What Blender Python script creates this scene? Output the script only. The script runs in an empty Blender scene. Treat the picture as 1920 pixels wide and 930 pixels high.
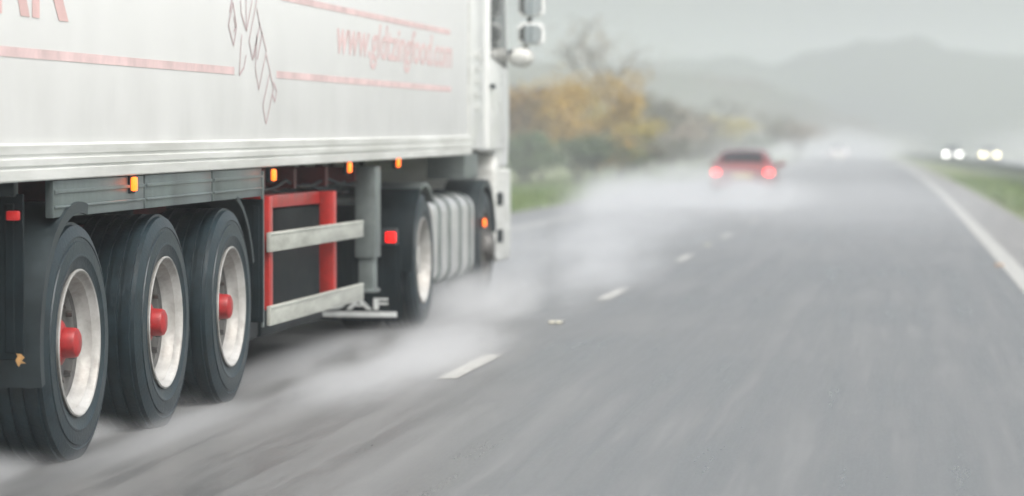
import bpy, bmesh, math, random
from mathutils import Vector, Matrix
random.seed(7)
PI = math.pi
S = bpy.context.scene
COL = S.collection

# ------------------------------------------------------------------ camera figures
CAM_H = 1.40
F = 5400.0            # focal length in pixels of a 1920 px wide frame
PITCH = math.atan((465 - 275) / F)
YAW = math.atan((1695 - 960) * math.cos(PITCH) / F)

def bend(y):
    """the motorway swings gently to the left far ahead"""
    return -3.5e-5 * max(0.0, y - 20.0) ** 2

# ------------------------------------------------------------------ materials
def nodes_of(m):
    m.use_nodes = True
    return m.node_tree.nodes, m.node_tree.links

def mat(name, col, rough=0.5, metal=0.0, var=0.0, scale=6.0, bump=0.0, bscale=40.0, emit=None, estr=0.0,
        coat=0.0, stretch=(1, 1, 1), alt=None, spec=0.5):
    m = bpy.data.materials.new(name)
    n, l = nodes_of(m)
    b = n['Principled BSDF']
    b.inputs['Base Color'].default_value = (*col, 1)
    b.inputs['Roughness'].default_value = rough
    b.inputs['Metallic'].default_value = metal
    b.inputs['Coat Weight'].default_value = coat
    b.inputs['Specular IOR Level'].default_value = spec
    tc = n.new('ShaderNodeTexCoord')
    mp = n.new('ShaderNodeMapping'); mp.inputs['Scale'].default_value = stretch
    l.new(tc.outputs['Object'], mp.inputs['Vector'])
    if var or alt:
        nz = n.new('ShaderNodeTexNoise'); nz.inputs['Scale'].default_value = scale
        nz.inputs['Detail'].default_value = 6; nz.inputs['Roughness'].default_value = 0.65
        l.new(mp.outputs['Vector'], nz.inputs['Vector'])
        rp = n.new('ShaderNodeValToRGB')
        lo = alt if alt else tuple(max(0, c * (1 - var)) for c in col)
        hi = col if alt else tuple(min(1, c * (1 + var)) for c in col)
        rp.color_ramp.elements[0].color = (*lo, 1); rp.color_ramp.elements[1].color = (*hi, 1)
        rp.color_ramp.elements[0].position = 0.35; rp.color_ramp.elements[1].position = 0.65
        l.new(nz.outputs['Fac'], rp.inputs['Fac']); l.new(rp.outputs['Color'], b.inputs['Base Color'])
        mr = n.new('ShaderNodeMapRange')
        mr.inputs['To Min'].default_value = max(0.02, rough - 0.12); mr.inputs['To Max'].default_value = min(1, rough + 0.12)
        l.new(nz.outputs['Fac'], mr.inputs['Value']); l.new(mr.outputs['Result'], b.inputs['Roughness'])
    if bump:
        n2 = n.new('ShaderNodeTexNoise'); n2.inputs['Scale'].default_value = bscale; n2.inputs['Detail'].default_value = 4
        l.new(mp.outputs['Vector'], n2.inputs['Vector'])
        bp = n.new('ShaderNodeBump'); bp.inputs['Strength'].default_value = bump; bp.inputs['Distance'].default_value = 0.02
        l.new(n2.outputs['Fac'], bp.inputs['Height']); l.new(bp.outputs['Normal'], b.inputs['Normal'])
    if emit:
        b.inputs['Emission Color'].default_value = (*emit, 1)
        b.inputs['Emission Strength'].default_value = estr
    return m

def leaf_mat(name, cols, sat_noise=3.0):
    m = bpy.data.materials.new(name)
    n, l = nodes_of(m); b = n['Principled BSDF']
    b.inputs['Roughness'].default_value = 0.7
    g = n.new('ShaderNodeNewGeometry')
    rp = n.new('ShaderNodeValToRGB')
    el = rp.color_ramp.elements
    while len(el) < len(cols): el.new(0.5)
    for i, c in enumerate(cols):
        el[i].position = i / max(1, len(cols) - 1); el[i].color = (*c, 1)
    tc = n.new('ShaderNodeTexCoord'); nz = n.new('ShaderNodeTexNoise'); nz.inputs['Scale'].default_value = 0.9
    l.new(tc.outputs['Object'], nz.inputs['Vector'])
    mx = n.new('ShaderNodeMix'); mx.inputs['Factor'].default_value = 0.6
    l.new(g.outputs['Random Per Island'], mx.inputs['A']); l.new(nz.outputs['Fac'], mx.inputs['B'])
    l.new(mx.outputs['Result'], rp.inputs['Fac']); l.new(rp.outputs['Color'], b.inputs['Base Color'])
    return m

M = {}
# white curtain side: cleaner above, road grime collecting in vertical streaks, deepened low down to paint in shade
def curtain_mat():
    m = mat('trailer_white', (0.84, 0.85, 0.84), 0.42, spec=0.4)
    n, l = nodes_of(m); b = n['Principled BSDF']
    tc = n.new('ShaderNodeTexCoord'); mp = n.new('ShaderNodeMapping')
    mp.inputs['Scale'].default_value = (1, 0.7, 0.5)
    l.new(tc.outputs['Object'], mp.inputs['Vector'])
    nz = n.new('ShaderNodeTexNoise'); nz.inputs['Scale'].default_value = 3.0; nz.inputs['Detail'].default_value = 7
    l.new(mp.outputs['Vector'], nz.inputs['Vector'])
    sp = n.new('ShaderNodeSeparateXYZ'); l.new(tc.outputs['Object'], sp.inputs['Vector'])
    mr = n.new('ShaderNodeMapRange'); mr.inputs['From Min'].default_value = 1.25; mr.inputs['From Max'].default_value = 2.3
    mr.inputs['To Min'].default_value = 0.74; mr.inputs['To Max'].default_value = 0.06
    l.new(sp.outputs['Z'], mr.inputs['Value'])
    mu = n.new('ShaderNodeMath'); mu.operation = 'MULTIPLY'
    l.new(nz.outputs['Fac'], mu.inputs[0]); l.new(mr.outputs['Result'], mu.inputs[1])
    mx = n.new('ShaderNodeMix'); mx.data_type = 'RGBA'
    mx.inputs['A'].default_value = (0.87, 0.88, 0.87, 1); mx.inputs['B'].default_value = (0.42, 0.43, 0.415, 1)
    l.new(mu.outputs[0], mx.inputs['Factor']); l.new(mx.outputs['Result'], b.inputs['Base Color'])
    # soft cloth waves between the straps
    wv = n.new('ShaderNodeTexWave'); wv.bands_direction = 'Y'; wv.inputs['Scale'].default_value = 0.55
    wv.inputs['Distortion'].default_value = 1.2; wv.inputs['Detail'].default_value = 1
    l.new(tc.outputs['Object'], wv.inputs['Vector'])
    bp = n.new('ShaderNodeBump'); bp.inputs['Strength'].default_value = 0.035; bp.inputs['Distance'].default_value = 0.05
    l.new(wv.outputs['Fac'], bp.inputs['Height']); l.new(bp.outputs['Normal'], b.inputs['Normal'])
    return m
M['curtain'] = curtain_mat()
M['white'] = mat('white_paint', (0.80, 0.815, 0.80), 0.3, coat=0.3, var=0.05, scale=2.5)
M['rail'] = mat('dirty_white_metal', (0.72, 0.735, 0.71), 0.4, alt=(0.52, 0.53, 0.50), scale=3, stretch=(1, 0.3, 3))
M['guard'] = mat('pale_aluminium', (0.60, 0.62, 0.56), 0.42, metal=0.25, alt=(0.38, 0.39, 0.35), scale=5, stretch=(1, 0.5, 2))
M['alu'] = mat('brushed_aluminium', (0.70, 0.70, 0.69), 0.38, metal=0.7, var=0.10, scale=5)
M['rim'] = mat('silver_wheel_paint', (0.52, 0.52, 0.50), 0.5, metal=0.25, alt=(0.27, 0.26, 0.24), scale=5)
M['tyre'] = mat('wet_tyre_rubber', (0.012, 0.024, 0.030), 0.42, var=0.35, scale=9, bump=0.15, bscale=60)
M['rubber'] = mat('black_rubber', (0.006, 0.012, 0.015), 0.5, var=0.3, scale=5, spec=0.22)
M['plastic'] = mat('dark_grey_plastic', (0.026, 0.036, 0.040), 0.45, spec=0.35, var=0.25, scale=5)
M['panelgrey'] = mat('wet_grey_panel', (0.13, 0.16, 0.16), 0.34, metal=0.2, var=0.35, scale=3, stretch=(1, 1, 0.4))
M['steel'] = mat('grey_steel', (0.19, 0.22, 0.215), 0.4, metal=0.4, var=0.2, scale=5)
M['red'] = mat('red_frame_paint', (0.62, 0.030, 0.025), 0.35, alt=(0.30, 0.025, 0.02), scale=4)
M['steerrim'] = mat('grubby_dark_disc', (0.15, 0.15, 0.145), 0.55, metal=0.2, alt=(0.05, 0.047, 0.042), scale=7)
M['chassis'] = mat('dull_red_chassis', (0.12, 0.014, 0.014), 0.55, var=0.4, scale=4)
M['hub'] = mat('red_hub_paint', (0.46, 0.020, 0.022), 0.45, alt=(0.26, 0.02, 0.02), scale=14)
M['print'] = mat('faded_red_print', (0.75, 0.57, 0.56), 0.5, var=0.15, scale=5)
M['printdk'] = mat('deep_red_print', (0.73, 0.50, 0.48), 0.5, var=0.10, scale=5)
M['outline'] = mat('dark_red_outline_print', (0.60, 0.47, 0.48), 0.5, var=0.1, scale=5)
M['letter'] = mat('white_lettering', (0.62, 0.65, 0.64), 0.5, var=0.15, scale=20)
M['glass'] = mat('dark_window_glass', (0.012, 0.016, 0.018), 0.06, spec=0.6)
M['mirror'] = mat('mirror_glass', (0.55, 0.60, 0.62), 0.05, metal=1.0)
M['amber'] = mat('lit_amber_lens', (0.8, 0.2, 0.02), 0.3, emit=(1.0, 0.13, 0.008), estr=1.6)
M['redlamp'] = mat('lit_red_lens', (0.6, 0.01, 0.01), 0.3, emit=(1.0, 0.006, 0.004), estr=1.4)
M['dullred'] = mat('dull_red_lens', (0.42, 0.02, 0.02), 0.3, emit=(1.0, 0.03, 0.03), estr=0.10)
M['carlamp'] = mat('lit_car_tail_lens', (0.6, 0.02, 0.02), 0.3, emit=(1.0, 0.05, 0.05), estr=6.0)
M['headlamp'] = mat('lit_headlamp_lens', (0.9, 0.9, 0.85), 0.2, emit=(1.0, 0.97, 0.9), estr=22.0)
M['headlampw'] = mat('lit_warm_headlamp_lens', (0.9, 0.85, 0.7), 0.2, emit=(1.0, 0.86, 0.5), estr=22.0)
M['carred'] = mat('dark_red_car_paint', (0.21, 0.035, 0.036), 0.25, coat=0.5, var=0.1)
M['carwhite'] = mat('white_car_paint', (0.78, 0.79, 0.80), 0.25, coat=0.5, var=0.05)
M['carsilver'] = mat('silver_car_paint', (0.48, 0.50, 0.52), 0.28, metal=0.5, coat=0.4, var=0.05)
M['cardark'] = mat('dark_grey_car_paint', (0.09, 0.10, 0.12), 0.25, coat=0.5, var=0.05)
M['plate'] = mat('yellow_plate', (0.70, 0.50, 0.10), 0.4, var=0.05)
M['platew'] = mat('white_plate', (0.75, 0.75, 0.72), 0.4, var=0.05)
M['chrome'] = mat('bright_trim', (0.85, 0.86, 0.87), 0.15, metal=0.9)
M['galv'] = mat('galvanised_steel', (0.13, 0.15, 0.165), 0.5, metal=0.5, var=0.2, scale=3)
M['bark'] = mat('wet_bark', (0.075, 0.066, 0.060), 0.8, var=0.4, scale=8, bump=0.5, bscale=20)
M['stud'] = mat('stud_casing', (0.30, 0.30, 0.28), 0.5, var=0.2, scale=40)
M['studw'] = mat('white_stud_reflector', (0.85, 0.83, 0.66), 0.15, spec=0.8)
M['studa'] = mat('amber_stud_reflector', (0.75, 0.36, 0.10), 0.15, spec=0.8)
M['dryleaf'] = mat('dry_leaf_tan', (0.42, 0.24, 0.09), 0.7, var=0.35, scale=30)
M['sign'] = mat('blue_sign_sheet', (0.02, 0.11, 0.36), 0.4, var=0.05)

def asphalt():
    m = bpy.data.materials.new('wet_asphalt')
    n, l = nodes_of(m); b = n['Principled BSDF']
    tc = n.new('ShaderNodeTexCoord')
    def noise(scale, st, detail=6, rough=0.6):
        mp = n.new('ShaderNodeMapping'); mp.inputs['Scale'].default_value = st
        l.new(tc.outputs['Object'], mp.inputs['Vector'])
        z = n.new('ShaderNodeTexNoise'); z.inputs['Scale'].default_value = scale
        z.inputs['Detail'].default_value = detail; z.inputs['Roughness'].default_value = rough
        l.new(mp.outputs['Vector'], z.inputs['Vector']); return z
    streak = noise(2.6, (1.8, 0.05, 1), 7, 0.7)
    blotch = noise(0.35, (1, 0.5, 1), 5)
    grain = noise(85.0, (1, 0.25, 1), 2)
    def math_(op, a, c):
        k = n.new('ShaderNodeMath'); k.operation = op
        for i, v in enumerate((a, c)):
            if isinstance(v, (int, float)): k.inputs[i].default_value = v
            else: l.new(v, k.inputs[i])
        return k.outputs[0]
    f = math_('ADD', math_('MULTIPLY', streak.outputs['Fac'], 0.56), math_('MULTIPLY', blotch.outputs['Fac'], 0.38))
    f = math_('ADD', f, math_('MULTIPLY', grain.outputs['Fac'], 0.14))
    rp = n.new('ShaderNodeValToRGB')
    e = rp.color_ramp.elements
    e[0].position = 0.39; e[0].color = (0.058, 0.061, 0.062, 1)
    e[1].position = 0.61; e[1].color = (0.165, 0.168, 0.166, 1)
    l.new(f, rp.inputs['Fac']); l.new(rp.outputs['Color'], b.inputs['Base Color'])
    mr = n.new('ShaderNodeMapRange'); mr.inputs['From Min'].default_value = 0.40; mr.inputs['From Max'].default_value = 0.58
    mr.inputs['To Min'].default_value = 0.22; mr.inputs['To Max'].default_value = 0.44
    l.new(f, mr.inputs['Value']); l.new(mr.outputs['Result'], b.inputs['Roughness'])
    b.inputs['Specular IOR Level'].default_value = 0.5
    bp = n.new('ShaderNodeBump'); bp.inputs['Strength'].default_value = 0.05; bp.inputs['Distance'].default_value = 0.004
    l.new(grain.outputs['Fac'], bp.inputs['Height']); l.new(bp.outputs['Normal'], b.inputs['Normal'])
    return m
M['asphalt'] = asphalt()
M['strip'] = mat('pale_worn_asphalt', (0.20, 0.195, 0.185), 0.45, var=0.3, scale=2, stretch=(2, 0.15, 1), bump=0.4)
def paint():
    m = mat('worn_road_paint', (0.42, 0.42, 0.39), 0.45, alt=(0.16, 0.16, 0.15), scale=14, stretch=(1, 0.3, 1), bump=0.3)
    for nn in m.node_tree.nodes:
        if nn.type == 'VALTORGB': nn.color_ramp.elements[0].position = 0.30; nn.color_ramp.elements[1].position = 0.47
    return m
M['paint'] = paint()
M['turf'] = mat('verge_turf', (0.12, 0.175, 0.065), 0.9, alt=(0.17, 0.17, 0.08), scale=0.6, bump=0.5, bscale=9)
M['blade'] = leaf_mat('grass_blades', [(0.08, 0.145, 0.045), (0.13, 0.20, 0.06), (0.20, 0.19, 0.09)])
M['wood'] = mat('hill_woodland', (0.085, 0.075, 0.062), 0.95, alt=(0.060, 0.068, 0.050), scale=0.12, bump=0.8, bscale=0.5)
M['field'] = mat('hill_pasture', (0.050, 0.062, 0.046), 0.95, alt=(0.042, 0.048, 0.042), scale=0.03, bump=0.5, bscale=0.2)
M['orange'] = leaf_mat('orange_leaves', [(0.20, 0.12, 0.010), (0.41, 0.25, 0.016), (0.44, 0.34, 0.03)])
M['yellow'] = leaf_mat('yellow_leaves', [(0.26, 0.19, 0.015), (0.46, 0.36, 0.03), (0.22, 0.24, 0.03)])
M['brown'] = leaf_mat('brown_leaves', [(0.10, 0.065, 0.035), (0.20, 0.115, 0.04), (0.13, 0.10, 0.05)])
M['green'] = leaf_mat('dark_green_leaves', [(0.025, 0.055, 0.018), (0.05, 0.10, 0.025), (0.08, 0.11, 0.03)])
M['drab'] = leaf_mat('drab_leaves', [(0.06, 0.055, 0.035), (0.09, 0.085, 0.045), (0.11, 0.09, 0.05)])

# ------------------------------------------------------------------ object helpers
WORLD = {}
def tag(o, label=None, cat=None, group=None, kind=None):
    if label: o['label'] = label
    if cat: o['category'] = cat
    if group: o['group'] = group
    if kind: o['kind'] = kind
    return o

def empty(name, loc, label=None, cat=None, group=None):
    o = bpy.data.objects.new(name, None); COL.objects.link(o)
    o.location = loc; o.empty_display_size = 0.3
    WORLD[o] = Vector(loc)
    return tag(o, label, cat, group)

class MB:
    """collects shapes in world coordinates and links them as one mesh object"""
    def __init__(self): self.bm = bmesh.new()
    def box(self, x0, x1, y0, y1, z0, z1, bev=0.0, seg=2, skew=None):
        t = bmesh.new()
        bmesh.ops.create_cube(t, size=1)
        for v in t.verts:
            v.co = Vector(((x0 + x1) / 2 + v.co.x * (x1 - x0), (y0 + y1) / 2 + v.co.y * (y1 - y0), (z0 + z1) / 2 + v.co.z * (z1 - z0)))
            if skew: v.co.z += skew * (v.co.y - 11.35)
        if bev: bmesh.ops.bevel(t, geom=list(t.edges), offset=bev, segments=seg, profile=0.6, affect='EDGES')
        self.merge(t); return self
    def merge(self, t):
        me = bpy.data.meshes.new('tmp'); t.to_mesh(me); t.free()
        self.bm.from_mesh(me); bpy.data.meshes.remove(me)
    def prism(self, pts, x0, x1, bev=0.0, seg=2):
        """polygon in (y, z) pulled along x"""
        t = bmesh.new()
        f = t.faces.new([t.verts.new((x0, y, z)) for y, z in pts])
        r = bmesh.ops.extrude_face_region(t, geom=[f])
        for v in r['geom']:
            if isinstance(v, bmesh.types.BMVert): v.co.x = x1
        bmesh.ops.recalc_face_normals(t, faces=t.faces)
        if bev: bmesh.ops.bevel(t, geom=list(t.edges), offset=bev, segments=seg, profile=0.6, affect='EDGES')
        self.merge(t); return self
    def lathe(self, prof, c, seg=48, side=1, a0=0.0, a1=2 * PI):
        """profile of (x, r) turned about an axle along x through c"""
        full = abs(a1 - a0 - 2 * PI) < 1e-6
        n = seg if full else seg + 1
        rings = []
        for i in range(n):
            a = a0 + (a1 - a0) * i / seg
            rings.append([self.bm.verts.new((c[0] + side * x, c[1] + r * math.cos(a), c[2] + r * math.sin(a))) for x, r in prof])
        fs = []
        for i in range(seg):
            A, B = rings[i], rings[(i + 1) % n]
            for k in range(len(prof) - 1):
                fs.append(self.bm.faces.new((A[k], A[k + 1], B[k + 1], B[k])))
        return self
    def tube(self, pts, radii, seg=8):
        rings = []
        for i, p in enumerate(pts):
            p = Vector(p)
            d = (Vector(pts[min(i + 1, len(pts) - 1)]) - Vector(pts[max(i - 1, 0)])).normalized()
            u = d.orthogonal().normalized() if i == 0 else (u - d * u.dot(d)).normalized()
            w = d.cross(u)
            r = radii[i] if hasattr(radii, '__len__') else radii
            rings.append([self.bm.verts.new(p + (u * math.cos(2 * PI * k / seg) + w * math.sin(2 * PI * k / seg)) * r) for k in range(seg)])
        for a, b in zip(rings, rings[1:]):
            for k in range(seg):
                self.bm.faces.new((a[k], a[(k + 1) % seg], b[(k + 1) % seg], b[k]))
        self.bm.faces.new(rings[0][::-1]); self.bm.faces.new(rings[-1])
        return self
    def quad(self, a, b, c, d):
        self.bm.faces.new([self.bm.verts.new(p) for p in (a, b, c, d)]); return self
    def build(self, name, material, parent=None, origin=None, smooth=True, recalc=True, angle=35):
        if recalc: bmesh.ops.recalc_face_normals(self.bm, faces=self.bm.faces)
        if origin is None:
            origin = WORLD[parent] if parent else Vector((0, 0, 0))
        origin = Vector(origin)
        for v in self.bm.verts: v.co -= origin
        me = bpy.data.meshes.new(name); self.bm.to_mesh(me); self.bm.free()
        if material: me.materials.append(M[material] if isinstance(material, str) else material)
        if smooth:
            for p in me.polygons: p.use_smooth = True
            try: me.set_sharp_from_angle(angle=math.radians(angle))
            except Exception: pass
        o = bpy.data.objects.new(name, me); COL.objects.link(o)
        WORLD[o] = origin
        if parent:
            o.parent = parent; o.location = origin - WORLD[parent]
        else: o.location = origin
        return o

def copy_tree(o, parent=None):
    c = o.copy(); COL.objects.link(c)
    c.parent = parent
    for ch in list(o.children): copy_tree(ch, c)
    return c

def text_mesh(body, size, bold=0.0, shear=0.0, depth=0.003, spacing=1.0):
    cu = bpy.data.curves.new('txt', 'FONT'); cu.body = body; cu.size = size; cu.offset = bold; cu.shear = shear
    cu.extrude = depth; cu.space_character = spacing; cu.resolution_u = 4
    to = bpy.data.objects.new('txt', cu); COL.objects.link(to)
    dg = bpy.context.evaluated_depsgraph_get(); dg.update()
    me = bpy.data.meshes.new_from_object(to.evaluated_get(dg))
    COL.objects.unlink(to); bpy.data.objects.remove(to); bpy.data.curves.remove(cu)
    return me

# ------------------------------------------------------------------ ground, road, markings
def sheet(name, segs, z, material, ys, kind='structure', thick=0):
    """ribbons following the bend; segs: list of (x0, x1)"""
    b = MB()
    for x0, x1 in segs:
        prev = None
        for y in ys:
            cur = (b.bm.verts.new((x0 + bend(y), y, z)), b.bm.verts.new((x1 + bend(y), y, z)))
            if prev: b.bm.faces.new((prev[0], prev[1], cur[1], cur[0]))
            prev = cur
    o = b.build(name, material, smooth=False, recalc=False)
    return tag(o, kind=kind)

YS = [-40, -20, 0, 10, 20] + [20 + 10 * i for i in range(1, 81)]
g = MB()
N = 60
R = 1700
for i in range(N):
    for j in range(N):
        pass
g.quad((-R, -300, 0), (R, -300, 0), (R, R + 400, 0), (-R, R + 400, 0))
tag(g.build('ground', 'turf', smooth=False, recalc=False), kind='structure')
sheet('road', [(-8.1, 1.30)], 0.004, 'asphalt', YS)
sheet('hard_strip', [(1.30, 2.30)], 0.005, 'strip', YS)
sheet('opposite_road', [(7.2, 18.0)], 0.004, 'asphalt', YS)
# solid lines and lane dashes
sheet('edge_marking', [(1.14, 1.36), (-6.62, -6.44)], 0.0095, 'paint', YS)
sheet('opposite_edge_marking', [(8.0, 8.2), (15.2, 15.4)], 0.009, 'paint', YS)
b = MB()
for k in range(-3, 60):
    y0 = 17.05 + 9.0 * k
    for x in (-2.715,):
        ys = (y0, y0 + 2.0)
        b.quad((x - 0.06 + bend(ys[0]), ys[0], 0.0095), (x + 0.06 + bend(ys[0]), ys[0], 0.0095),
               (x + 0.06 + bend(ys[1]), ys[1], 0.0095), (x - 0.06 + bend(ys[1]), ys[1], 0.0095))
    y1 = y0 + 4
    b.quad((11.7 + bend(y1), y1, 0.009), (11.82 + bend(y1), y1, 0.009), (11.82 + bend(y1 + 2), y1 + 2, 0.009), (11.7 + bend(y1 + 2), y1 + 2, 0.009))
tag(b.build('lane_marking', 'paint', smooth=False, recalc=False), kind='structure')

# grass blades on the verges nearest the camera's view
b = MB()
rnd = random.Random(3)
def blades(n, x0, x1, y0, y1, h):
    for _ in range(n):
        y = rnd.uniform(y0, y1); x = rnd.uniform(x0, x1) + bend(y)
        a = rnd.uniform(0, PI); w = rnd.uniform(0.03, 0.07); hh = h * rnd.uniform(0.5, 1.3)
        dx, dy = math.cos(a) * w, math.sin(a) * w
        lx, ly = rnd.uniform(-.08, .08), rnd.uniform(-.08, .08)
        v = [b.bm.verts.new(p) for p in ((x - dx, y - dy, -0.01), (x + dx, y + dy, -0.01), (x + lx, y + ly, hh))]
        b.bm.faces.new(v)
blades(9000, -14.5, -8.2, 45, 110, 0.10)
blades(4500, -14.5, -8.2, 110, 220, 0.14)
blades(9000, 2.4, 6.8, 35, 130, 0.10)
tag(b.build('grass', 'blade', smooth=False, recalc=False), kind='stuff')

# ------------------------------------------------------------------ hills
def hills(name, prof, y0, depth, material, bump, seed, step):
    """prof: (x, height) along the ridge; real ground rising and falling over depth metres"""
    rr = random.Random(seed)
    from mathutils import noise as nz
    b = MB()
    xs = []
    x = prof[0][0]
    while x <= prof[-1][0]: xs.append(x); x += step
    nY = 12
    rows = []
    for j in range(nY + 1):
        t = j / nY
        y = y0 + depth * (t - 0.35)
        row = []
        for x in xs:
            for (xa, ha), (xb, hb) in zip(prof, prof[1:]):
                if xa <= x <= xb:
                    u = (x - xa) / (xb - xa); u = u * u * (3 - 2 * u); h = ha + (hb - ha) * u; break
            k = math.sin(min(1, t / 0.35) * PI / 2) if t < 0.35 else math.cos((t - 0.35) / 0.65 * PI / 2)
            n_ = nz.noise(Vector((x * 0.13, y * 0.13, seed))) * bump + nz.noise(Vector((x * 0.5, y * 0.5, seed + 5))) * bump * 0.6
            row.append(b.bm.verts.new((x, y, max(-0.5, h * k + n_ * min(1, h * k / 2) ) if 0 < j < nY else -0.5)))
        rows.append(row)
    for ra, rb in zip(rows, rows[1:]):
        for i in range(len(xs) - 1):
            b.bm.faces.new((ra[i], ra[i + 1], rb[i + 1], rb[i]))
    return tag(b.build(name, material, recalc=False, angle=80), kind='structure')
def xat(px, y): return (px - 1695) / F * y            # lateral metres of a bearing at that distance
def hat(py, y): return CAM_H + (275 - py) / F * y
D1 = 520
hills('wooded_hill', [(-250, 5), (xat(600, D1), 15)] + [(xat(p, D1), hat(q, D1)) for p, q in
      ((900, 118), (1020, 112), (1150, 128), (1300, 132), (1400, 148), (1500, 178), (1600, 215), (1690, 252))] + [(xat(1760, D1), 0.5)], D1, 70, 'wood', 0.9, 2, 1.5)
D2 = 720
hills('far_hill', [(-340, 10), (xat(1000, D2), hat(130, D2))] + [(xat(p, D2), hat(q, D2)) for p, q in
      ((1150, 122), (1280, 112), (1390, 106), (1450, 122), (1540, 96), (1640, 78), (1710, 73), (1790, 92), (1860, 106), (1940, 108))] + [(150, 25), (330, 14)], D2, 240, 'field', 1.2, 9, 3.5)

# ------------------------------------------------------------------ lorry
LX = -3.65                       # plane of the lorry's near side
RX = LX - 2.52                   # far side
SK = 0.0064                      # the trailer rides a touch nose-up
lorry = empty('articulated_lorry', (-4.9, 18.0, 0.0),
              'white curtain-sided articulated lorry with red hubs throwing up spray in the left lane', 'lorry')

# --- trailer box
b = MB()
t = bmesh.new()
pts = [(LX, 1.40), (LX, 3.98), (RX, 3.98), (RX, 1.40)]
for yy in (10.45, 24.15): pass
b.box(RX, LX, 10.45, 24.15, 1.395, 3.98, 0.012, 2, SK)
box = b.build('trailer_box', 'curtain', lorry, origin=(-4.9, 18, 0))
# front and rear posts, seams
for x0, x1 in ((LX - 0.05, LX + 0.006), (RX - 0.006, RX + .05)):
    b = MB(); b.box(x0, x1, 24.06, 24.165, 1.40, 3.97, 0.01, 2, SK); b.build('corner_post', 'rail', box)
# bottom side rail with long grooves (profile in x,z pulled along y)
def rail(xs, sgn, name):
    prof = [(0, 1.252), (0.018, 1.252), (0.022, 1.258), (0.022, 1.300), (0.014, 1.305), (0.014, 1.313), (0.022, 1.318), (0.022, 1.345),
            (0.012, 1.350), (0.012, 1.360), (0.018, 1.366), (0.018, 1.402), (0.002, 1.412), (-0.05, 1.412), (-0.05, 1.252)]
    b = MB(); A = []; B = []
    for x, z in prof:
        A.append(b.bm.verts.new((xs + sgn * x, 10.45, z + SK * (10.45 - 11.35))))
        B.append(b.bm.verts.new((xs + sgn * x, 24.16, z + SK * (24.16 - 11.35))))
    for i in range(len(prof)):
        j = (i + 1) % len(prof); b.bm.faces.new((A[i], A[j], B[j], B[i]))
    b.bm.faces.new(A); b.bm.faces.new(B[::-1])
    return b.build(name, 'rail', lorry, angle=20)
rail(LX, 1, 'side_rail'); rail(RX, -1, 'side_rail')
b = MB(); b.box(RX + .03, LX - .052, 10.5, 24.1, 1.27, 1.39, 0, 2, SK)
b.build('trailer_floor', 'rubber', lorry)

# --- printed livery on the curtain (thin vinyl, 3 mm proud)
def plane_pt(px, py, X=LX + 0.004):
    cx = (px - 960) / F; cy = -(py - 465) / F
    st, ct, sp, cp = math.sin(YAW), math.cos(YAW), math.sin(PITCH), math.cos(PITCH)
    d = Vector((-st * cp, ct * cp, -sp)) + cx * Vector((ct, st, 0)) + cy * Vector((-st * sp, ct * sp, cp))
    t = X / d.x
    return d.y * t, CAM_H + d.z * t
def stripe(y0, y1, zc, h):
    b = MB(); b.box(LX + 0.001, LX + 0.0022, y0, y1, zc - h / 2, zc + h / 2, 0, 2, SK)
    return b.build('stripe', 'print', box, smooth=False)
stripe(10.6, 15.50, 1.79, 0.042)
stripe(16.58, 23.15, 1.79, 0.042)
stripe(16.70, 23.10, 2.25, 0.040)
def livery_text(body, size, y, z, name, material, bold=0.0, shear=0.0, spacing=1.0, width=None):
    me = text_mesh(body, size, bold, shear, 0.0004, spacing)
    xs = [v.co.x for v in me.vertices]
    k = 1.0
    if width: k = width / (max(xs) - min(xs))
    x0 = min(xs)
    org = WORLD[box]
    for v in me.vertices:
        yy = y + (v.co.x - x0) * k; zz = z + v.co.y + SK * (yy - 11.35)
        v.co = Vector((LX + 0.0022 + v.co.z, yy, zz)) - org
    me.materials.append(M[material]); me.name = name
    o = bpy.data.objects.new(name, me); COL.objects.link(o); WORLD[o] = org.copy(); o.parent = box
    return o
livery_text('www.gldtzingfood.com', 0.34, 18.40, 1.965, 'web_address', 'print', 0.006, 0.25, 1.0, 4.80)
livery_text('RK', 0.98, 11.28, 1.955, 'company_name', 'printdk', 0.012, 0.0, 1.0, 1.05)
# tall outlined letters running down a slant across the stripe
strokes = [
 [(145, 20), (112, 180), (150, 330), (172, 190), (145, 20)], [(150, 120), (163, 200), (152, 230)],
 [(205, 290), (191, 545), (225, 490), (240, 400)], [(205, 300), (210, 250)],
 [(200, 0), (206, 100), (243, 225), (285, 0)], [(318, 0), (262, 295), (288, 435), (340, 180), (318, 60)],
 [(320, 250), (308, 500), (332, 650), (388, 370), (335, 160)], [(300, 420), (320, 260)], [(358, 235), (322, 430)],
 [(410, 540), (362, 765), (385, 900), (440, 640), (388, 400)], [(440, 600), (462, 660), (450, 740), (432, 690)],
 [(285, -80), (240, -30), (243, 225)], [(150, -60), (120, 90)]]
b = MB()
for s in strokes:
    P = [plane_pt(400 + zx / 3.875, zy / 3.875) for zx, zy in s]
    for (ya, za), (yb, zb) in zip(P, P[1:]):
        d = Vector((yb - ya, zb - za)); L = d.length
        if L < 1e-5: continue
        nrm = Vector((-d.y, d.x)) / L * 0.0075
        x0 = LX + 0.0030
        q = [(x0, ya + nrm.x, za + nrm.y), (x0, yb + nrm.x, zb + nrm.y), (x0, yb - nrm.x, zb - nrm.y), (x0, ya - nrm.x, za - nrm.y)]
        b.quad(*q)
b.build('outlined_lettering', 'outline', box, smooth=False)

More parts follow.
